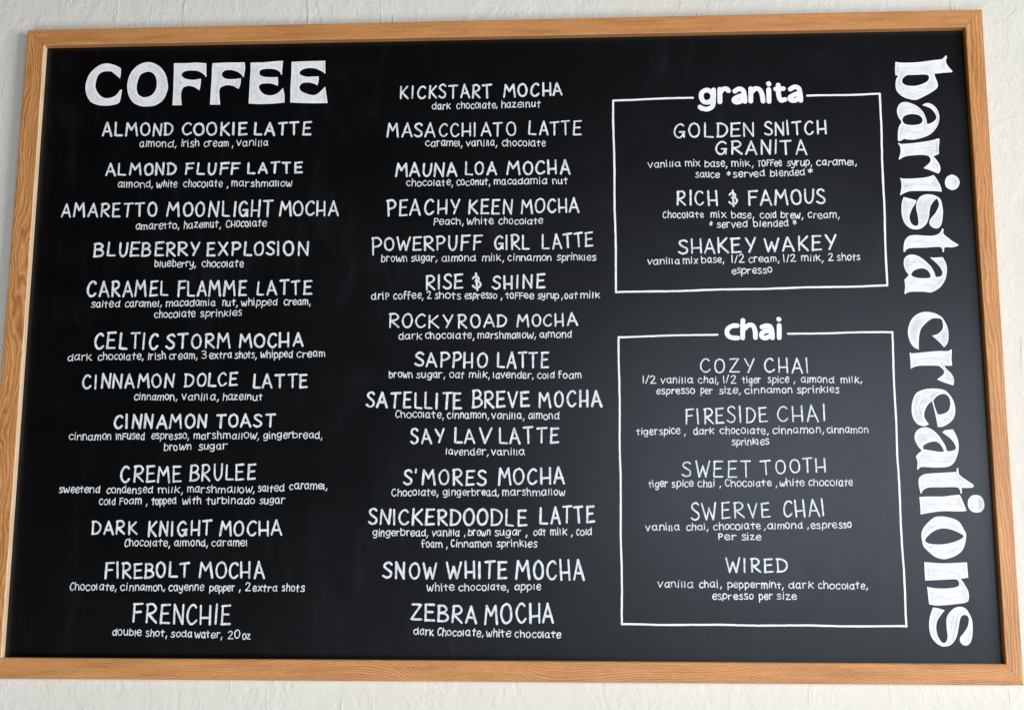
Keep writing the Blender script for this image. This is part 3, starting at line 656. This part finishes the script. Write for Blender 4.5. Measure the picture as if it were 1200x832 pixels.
OUTLINE_COFFEE = [
 [(152.7,1138.8,1),(142.6,1144.6),(129.4,1148.9),(117.5,1149.1),(105.9,1144.2),(93.6,1133.2),(85.8,1118.8),(83.1,1100.9),(87.0,1083.0),(96.4,1069.5),(110.8,1063.0),(127.0,1061.2),(140.9,1062.5),(152.5,1066.7),(155.6,1076.2),(157.4,1094.0,1),(154.2,1094.1,1),(146.2,1083.1),(135.8,1077.7),(122.9,1077.5),(111.7,1084.8),(103.9,1098.3),(103.6,1111.7),(108.1,1126.2),(118.5,1132.7),(133.6,1132.9,1),(143.8,1124.4),(151.8,1117.5,1),(153.0,1126.4)],
 [(206.0,1150.5),(188.0,1144.8),(173.7,1129.4),(167.5,1106.1),(170.9,1083.7),(181.5,1066.9),(196.9,1059.3),(210.9,1058.2),(226.8,1060.6),(241.2,1071.4),(248.5,1089.0),(249.4,1100.1),(245.2,1120.2),(235.8,1136.0),(222.3,1146.4)],
 [(206.0,1130.6),(193.4,1124.6),(187.7,1110.1),(186.7,1096.8),(190.2,1084.5),(198.0,1078.4),(205.6,1077.1),(217.2,1080.7),(225.2,1091.6),(227.1,1105.0),(223.7,1119.5),(216.9,1127.9)],
 [(259.3,1147.2,1),(286.8,1147.1),(304.0,1147.7),(324.4,1145.9,1),(325.7,1117.6,1),(320.1,1123.2),(309.1,1129.7),(294.0,1131.6),(281.2,1129.6),(275.5,1123.0),(280.8,1116.2),(290.6,1112.7),(301.3,1112.0),(315.2,1114.0,1),(315.0,1103.3),(313.1,1090.0,1),(302.1,1096.9),(291.2,1099.3),(280.7,1096.2),(276.9,1086.2),(277.0,1075.2),(279.2,1059.6,1),(260.6,1060.0,1),(260.8,1086.5),(260.2,1119.9)],
 [(336.7,1145.7,1),(364.0,1146.5),(401.5,1146.2,1),(402.7,1132.8),(400.6,1115.0,1),(395.0,1121.8),(386.2,1127.6),(373.2,1131.1),(361.5,1129.6),(356.5,1122.6),(361.1,1114.7),(373.0,1111.6),(384.7,1112.0),(395.3,1113.4,1),(394.7,1101.8),(391.5,1091.2,1),(381.0,1097.2),(369.2,1099.6),(358.7,1097.0),(353.6,1091.5),(353.7,1078.2),(356.0,1059.4,1),(335.8,1059.7,1),(336.3,1096.3),(336.6,1127.4)],
 [(413.3,1145.5,1),(441.0,1145.9),(466.5,1147.6),(478.2,1148.0,1),(477.2,1133.6),(476.5,1119.2,1),(471.5,1125.9),(460.7,1131.2),(443.6,1132.0),(433.1,1128.9),(432.3,1121.1),(437.8,1116.6),(450.7,1114.5),(468.8,1114.2,1),(469.7,1104.9),(469.4,1096.0,1),(459.7,1100.2),(449.0,1101.9),(436.3,1100.6),(431.8,1094.5),(436.9,1084.4),(445.6,1078.3),(456.3,1076.8),(468.9,1080.5),(480.2,1091.4,1),(483.4,1075.9),(483.9,1061.5,1),(461.1,1059.7),(435.7,1059.1),(412.7,1060.6,1),(413.1,1094.8),(413.8,1121.5)],
 [(495.4,1145.5,1),(524.1,1146.0),(562.3,1146.4,1),(563.0,1119.7,1),(556.6,1124.3),(543.6,1130.5),(528.7,1132.1),(516.1,1128.4),(512.0,1122.9),(515.4,1117.3),(527.2,1113.7),(537.8,1114.0),(550.1,1114.0,1),(550.3,1105.6),(547.8,1095.7,1),(540.3,1099.6),(529.7,1102.0),(518.0,1100.6),(512.6,1093.0),(516.4,1084.1),(528.3,1078.4),(541.0,1075.3),(551.5,1080.1),(563.8,1092.5,1),(566.4,1076.6),(569.4,1058.9,1),(533.1,1059.1),(495.4,1061.3,1),(495.0,1093.3),(495.6,1119.9)],
]
HOLES_COFFEE = [2]
OUTLINE_BARISTA = [
 [(1669.1,1122.6,1),(1677.4,1121.0),(1694.8,1120.3),(1715.9,1121.3),(1740.5,1124.4),(1756.2,1126.2),(1761.7,1130.2),(1765.4,1133.5,1),(1766.5,1129.2),(1764.4,1121.7),(1767.7,1112.3),(1775.7,1101.5,1),(1773.9,1099.6),(1756.4,1098.5),(1741.0,1096.9,1),(1742.9,1089.4),(1746.3,1078.1),(1745.2,1068.9),(1735.2,1060.7),(1717.3,1050.8),(1703.1,1045.1),(1689.3,1047.6),(1677.5,1053.4),(1669.2,1062.8),(1666.8,1074.0),(1668.7,1087.1),(1673.5,1094.8,1),(1667.7,1094.9,1),(1667.6,1107.7)],
 [(1690.1,1095.6,1),(1704.0,1095.4),(1721.5,1095.8),(1729.2,1093.8),(1730.6,1087.8),(1725.9,1081.3),(1715.2,1075.9),(1701.1,1073.0),(1687.3,1074.6),(1680.5,1079.4),(1680.0,1085.9),(1683.8,1091.4)],
 [(1674.8,1001.6,1),(1669.2,1010.9),(1666.8,1022.0),(1669.5,1033.1),(1675.9,1039.5),(1683.8,1041.0),(1694.1,1038.2),(1705.9,1031.5),(1715.7,1020.3),(1720.2,1008.2),(1722.2,996.2,1),(1726.5,997.0),(1733.6,1000.6),(1739.1,1006.0),(1739.5,1013.4),(1733.2,1024.6),(1724.9,1030.3),(1715.5,1033.8,1),(1719.2,1036.8),(1727.0,1038.0),(1735.5,1033.8),(1742.7,1024.4),(1745.5,1011.4),(1744.0,1000.4),(1739.3,989.5),(1730.1,978.6),(1717.6,971.5),(1698.3,966.3),(1684.5,966.2),(1677.6,967.6),(1672.3,964.5),(1666.2,963.2,1),(1665.8,972.3),(1668.0,988.9),(1671.9,997.1)],
 [(1675.9,1005.2),(1679.7,1012.6),(1689.5,1016.5),(1701.6,1016.2),(1710.9,1011.7),(1714.0,1004.6),(1711.0,998.2),(1704.0,995.5),(1691.8,994.6),(1681.5,996.8),(1677.4,1000.6)],
 [(1666.0,959.1,1),(1671.9,957.6),(1691.0,958.7),(1715.3,961.5),(1732.8,964.8),(1741.9,967.8,1),(1743.4,964.7),(1741.5,951.0),(1740.7,936.7,1),(1735.4,934.6),(1729.6,932.0,1),(1734.1,927.3),(1740.4,916.3),(1741.8,905.4),(1738.5,898.5,1),(1735.1,899.1),(1722.6,904.8),(1710.4,909.1,1),(1716.2,914.0),(1723.5,921.1),(1724.2,927.5),(1720.7,933.0),(1710.5,935.4),(1693.2,934.9),(1677.6,932.8),(1666.9,926.9,1),(1665.6,928.4),(1669.4,941.1),(1669.1,952.1)],
 [(1666.0,890.5,1),(1673.6,889.1),(1694.3,889.4),(1715.0,891.3),(1728.9,895.6,1),(1735.2,885.5),(1740.5,872.8),(1742.2,862.8,1),(1723.8,864.3),(1693.0,864.8),(1679.2,863.7),(1664.3,856.7,1),(1667.6,872.0),(1667.8,882.9)],
 [(1762.4,895.7),(1752.7,890.7),(1748.7,880.8),(1751.5,870.8),(1761.5,865.6),(1771.1,869.7),(1776.0,879.5),(1772.4,890.4)],
 [(1670.9,853.3,1),(1681.9,850.4),(1694.1,846.7,1),(1692.6,841.3),(1685.1,829.7),(1680.2,817.1),(1680.5,806.4),(1686.1,798.2),(1693.7,796.9,1),(1695.8,804.4),(1694.8,818.8),(1692.9,831.4),(1695.3,843.9),(1700.9,852.9),(1711.5,857.8),(1721.7,857.6),(1731.8,854.3),(1739.1,847.0),(1741.4,836.1),(1741.9,821.7),(1739.2,803.9),(1734.4,794.1),(1728.3,791.5),(1721.6,793.3),(1716.5,798.8),(1716.3,805.9),(1720.1,812.2),(1728.3,821.9),(1734.0,832.6),(1735.3,840.7),(1732.4,848.8),(1727.9,846.2),(1720.6,836.4),(1717.4,825.6),(1715.5,813.1),(1710.1,800.6),(1701.1,792.7),(1692.5,790.1),(1680.6,792.0),(1670.8,801.1),(1666.4,813.7),(1665.3,826.3),(1667.0,842.5)],
 [(1738.5,791.3,1),(1741.0,789.5),(1740.5,781.5),(1746.1,775.2),(1755.8,767.1),(1767.3,759.3,1),(1762.0,756.3),(1753.4,754.6),(1745.0,755.3),(1740.2,753.9,1),(1739.1,746.8),(1737.3,745.9,1),(1736.3,752.2),(1733.9,754.9),(1728.0,755.8),(1704.2,754.7),(1678.7,754.2),(1670.8,751.1),(1667.2,746.2,1),(1665.1,749.4),(1666.9,763.6),(1671.1,772.5),(1678.2,777.8),(1688.5,779.1),(1708.8,777.4),(1722.4,777.6),(1731.1,780.7),(1736.6,786.9)],
 [(1672.6,702.7,1),(1667.1,711.6),(1664.3,724.0),(1666.6,734.6),(1673.7,740.7),(1683.1,741.5),(1693.1,737.9),(1704.5,728.9),(1714.1,718.2),(1719.4,707.5),(1721.8,698.3,1),(1728.3,698.9),(1733.5,702.1),(1734.2,709.1),(1729.4,718.9),(1721.4,727.8),(1713.7,735.5,1),(1723.5,735.4),(1736.8,736.0,1),(1741.6,724.9),(1742.9,712.6),(1740.0,696.7),(1732.4,682.7),(1723.5,674.9),(1711.4,669.2),(1699.7,670.4),(1682.8,670.9),(1670.9,670.1),(1663.9,666.1,1),(1662.9,668.4),(1664.7,681.6),(1664.0,693.9,1),(1669.9,699.5)],
 [(1677.4,704.4),(1683.2,711.4),(1697.0,715.3),(1707.0,711.5),(1712.4,702.3),(1710.4,697.0),(1701.0,696.2),(1687.6,697.2),(1679.3,700.5)],
 [(1683.3,561.3,1),(1674.4,566.6),(1668.2,577.0),(1665.2,590.9),(1667.1,604.8),(1673.7,618.7),(1684.3,628.2),(1696.3,632.1),(1706.4,632.0),(1718.0,628.8),(1727.8,622.6),(1734.0,613.0),(1738.3,600.8),(1738.8,585.2),(1735.9,573.1),(1729.6,565.3,1),(1720.2,576.6),(1709.0,587.5,1),(1717.5,589.7),(1726.3,596.5),(1729.8,604.3),(1729.0,614.8),(1726.7,618.6),(1719.3,620.4),(1709.1,618.8),(1698.5,610.7),(1689.6,600.3),(1685.5,587.3),(1683.9,571.7)],
 [(1666.7,555.9,1),(1672.0,554.5),(1692.3,556.4),(1715.8,558.5),(1735.9,558.4),(1741.1,561.8,1),(1743.0,559.2),(1741.7,543.7),(1742.0,531.3,1),(1727.0,531.2,1),(1731.7,525.1),(1739.5,516.5),(1743.7,507.0),(1742.6,495.1,1),(1738.4,495.9),(1725.3,500.3),(1713.1,505.8,1),(1720.9,511.5),(1726.2,516.6),(1726.2,522.6),(1719.0,530.9,1),(1703.7,531.7),(1680.2,531.1),(1666.9,526.0,1),(1667.0,540.1),(1666.6,548.8)],
 [(1694.4,423.5,1),(1686.0,420.1),(1674.5,423.1),(1666.8,434.1),(1664.5,447.7),(1666.7,464.7),(1673.3,479.2),(1684.5,486.0),(1698.0,488.8),(1713.0,488.7),(1726.1,485.8),(1734.0,478.0),(1740.8,466.1),(1743.2,450.8),(1739.9,435.5),(1731.0,425.4),(1719.1,419.0),(1709.9,418.4,1),(1708.2,432.2),(1705.7,447.5),(1702.1,465.9,1),(1694.7,459.5),(1688.3,448.5),(1686.6,438.3),(1689.8,429.8)],
 [(1704.3,467.1,1),(1710.5,473.9),(1719.1,478.5),(1727.4,478.1),(1733.6,471.2),(1734.6,459.3),(1730.7,448.3),(1722.0,442.7),(1712.0,441.6),(1708.3,449.2),(1705.5,459.4)],
 [(1678.9,375.4,1),(1673.2,382.6),(1668.0,393.6),(1667.6,402.0),(1671.4,411.3),(1680.8,416.9),(1690.8,417.5),(1700.5,412.9),(1709.9,403.6),(1717.5,391.8),(1722.0,382.5),(1724.0,374.1,1),(1731.4,374.6),(1739.9,378.2),(1738.7,386.6),(1731.9,396.8),(1724.8,402.7),(1717.6,408.3,1),(1721.2,412.3,1),(1737.0,414.0,1),(1739.9,407.7),(1744.2,396.7),(1745.4,383.3),(1742.6,368.2),(1735.1,353.1),(1724.9,346.4),(1711.6,344.8),(1695.1,344.8),(1677.0,345.7),(1670.1,340.7,1),(1668.9,342.3),(1670.1,354.9),(1667.8,365.0,1),(1672.5,370.0)],
 [(1681.7,378.4),(1682.4,384.3),(1689.2,388.8),(1699.3,391.8),(1707.6,390.9),(1713.8,385.0),(1719.0,374.1,1),(1711.5,372.9),(1700.0,374.6),(1688.6,376.7)],
 [(1741.1,343.4,1),(1742.5,338.0),(1743.7,331.4),(1756.3,321.4),(1768.5,312.7,1),(1766.1,308.4,1),(1755.5,307.7),(1746.5,308.1,1),(1745.4,298.9),(1744.2,298.1,1),(1742.9,303.1),(1739.9,308.1),(1729.3,309.4),(1711.2,308.9),(1691.5,308.9),(1681.5,306.5),(1675.5,301.5),(1673.2,298.1,1),(1670.8,306.5),(1669.8,318.1),(1671.9,326.5),(1679.6,331.8),(1691.2,333.9),(1712.7,335.1),(1730.8,336.1),(1738.3,336.4,1),(1739.7,341.4)],
 [(1670.0,291.6,1),(1685.7,292.4),(1711.9,292.4),(1728.4,294.4),(1742.4,295.3,1),(1747.4,282.4),(1752.7,266.7,1),(1739.9,265.6),(1713.7,266.2),(1692.3,264.2),(1670.5,260.1,1),(1670.8,275.8)],
 [(1770.4,295.1),(1763.8,294.0),(1757.4,287.9),(1755.3,280.2),(1756.5,272.0),(1761.5,265.9),(1769.6,263.5),(1778.4,265.4),(1783.7,272.5),(1784.5,280.2),(1782.0,289.0),(1777.4,293.7)],
 [(1706.7,256.8),(1695.1,255.1),(1684.9,247.7),(1674.4,236.2),(1670.2,224.7),(1670.8,213.2),(1672.9,203.8),(1681.3,194.0),(1692.3,185.0),(1703.4,181.3),(1711.6,181.3),(1726.5,185.9),(1740.1,195.7),(1746.5,208.8),(1749.2,224.7),(1746.1,232.9),(1740.3,244.5),(1732.5,251.0),(1719.7,255.2)],
 [(1675.7,213.2,1),(1679.3,219.7),(1692.1,230.4),(1707.1,235.4),(1721.7,233.7),(1734.5,228.8),(1744.7,223.1,1),(1742.0,218.2),(1730.3,212.4),(1710.4,207.5),(1694.1,207.0),(1681.1,209.1)],
 [(1672.5,175.7,1),(1703.0,173.6),(1729.1,174.5),(1747.8,175.4,1),(1747.9,163.2),(1748.3,148.6,1),(1740.4,147.2),(1734.8,146.9,1),(1739.9,138.8),(1746.5,125.9),(1747.4,114.6),(1745.4,107.3),(1737.9,104.1),(1724.9,102.4),(1705.4,100.3),(1690.8,99.6),(1677.1,101.4,1),(1676.2,114.3),(1675.1,132.1,1),(1689.2,129.8),(1705.4,129.3),(1720.0,130.7),(1729.1,133.1),(1731.8,138.0),(1728.9,144.5),(1720.9,145.6),(1698.1,144.4),(1672.4,143.2,1),(1672.2,161.4)],
 [(1683.8,96.3,1),(1693.1,94.7),(1703.9,91.2,1),(1699.1,85.9),(1690.3,73.8),(1687.2,60.9),(1688.9,48.2),(1694.0,37.8),(1699.4,34.6),(1704.5,38.7),(1706.3,48.2),(1705.5,62.6),(1706.3,77.1),(1711.3,86.7),(1720.6,94.8),(1730.5,97.7),(1740.0,94.9),(1745.9,86.9),(1750.1,75.7),(1751.0,64.5),(1749.2,46.9),(1745.3,35.7),(1738.6,30.5),(1732.2,31.6),(1727.7,37.2),(1728.1,44.4),(1734.2,51.6),(1741.2,61.2),(1744.8,72.4),(1743.9,80.4),(1738.5,83.6),(1732.7,81.2),(1729.1,74.0),(1725.8,59.5),(1720.9,43.5),(1712.2,32.3),(1702.3,28.8),(1694.3,29.3),(1685.0,35.4),(1677.5,46.5),(1674.9,62.5),(1676.9,78.5),(1680.7,89.8)],
]
HOLES_BARISTA = [1,3,10,14,16,21]
BORDER_GRANITA = (3.7,[(1280.7,1057.1),(1127.1,1054.6),(1128.6,674.7),(1631.8,682.9),(1636.5,1058.8),(1498.6,1056.8)])
BORDER_CHAI = (3.5,[(1315.7,592.7),(1132.0,589.1),(1131.7,64.3),(1635.8,62.9),(1634.9,372.2),(1636.7,595.0),(1445.7,593.1)])

painted_title('menu_heading', OUTLINE_COFFEE, HOLES_COFFEE, MARKER_FILL, 'bold white capitals reading COFFEE', 3)
painted_title('side_title', OUTLINE_BARISTA, HOLES_BARISTA, MARKER_SIDE, 'tall white lettering reading barista creations turned sideways', 4)

def brush_word(spec, text, seed):
    rnd = random.Random(seed)
    w, strokes = spec
    L_ = Lettering()
    for s in strokes: L_.stroke(smooth(s, 6), w, rnd, wob=.02)
    o = L_.build('section_heading', MARKER_EDGE, board)
    o['label'] = 'rounded white lettering reading ' + text
brush_word(BRUSH_GRANITA, 'granita', 5)
brush_word(BRUSH_CHAI, 'chai', 6)

def border(spec, text, seed):
    rnd = random.Random(seed)
    w, pts = spec
    L_ = Lettering()
    for a, b in zip(pts, pts[1:]):
        ln = math.hypot(b[0] - a[0], b[1] - a[1]); k = max(2, int(ln / 9))
        wob = [rnd.uniform(-.2, .2) + .5 * math.sin(i * .35 + ln) for i in range(k + 1)]
        nx, ny = -(b[1] - a[1]) / ln, (b[0] - a[0]) / ln
        L_.stroke([(a[0] + (b[0] - a[0]) * i / k + nx * wob[i], a[1] + (b[1] - a[1]) * i / k + ny * wob[i]) for i in range(k + 1)], w, rnd, wob=.04)
    o = L_.build('section_border', MARKER_EDGE, board)
    o['label'] = 'thin white line box around the ' + text + ' drinks'
border(BORDER_GRANITA, 'granita', 7)
border(BORDER_CHAI, 'chai', 8)

for k, (title, lw, name_words, lines) in enumerate(ITEMS):
    rnd = random.Random(100 + k)
    A_ = Lettering()
    for (t, x0, y0, x1, y1, h0, h1) in name_words:
        A_.word(t, x0, y0, x1, y1, h0, h1, lw * .85, rnd, True, 5)
    o = A_.build('drink_name', MARKER, board)
    B_ = Lettering()
    for (t, x0, y0, x1, y1, h) in lines:
        B_.word(t, x0, y0, x1, y1, h, h, 1.75, rnd, False, 4)
    B_.build('ingredient_line', MARKER_THIN, o)
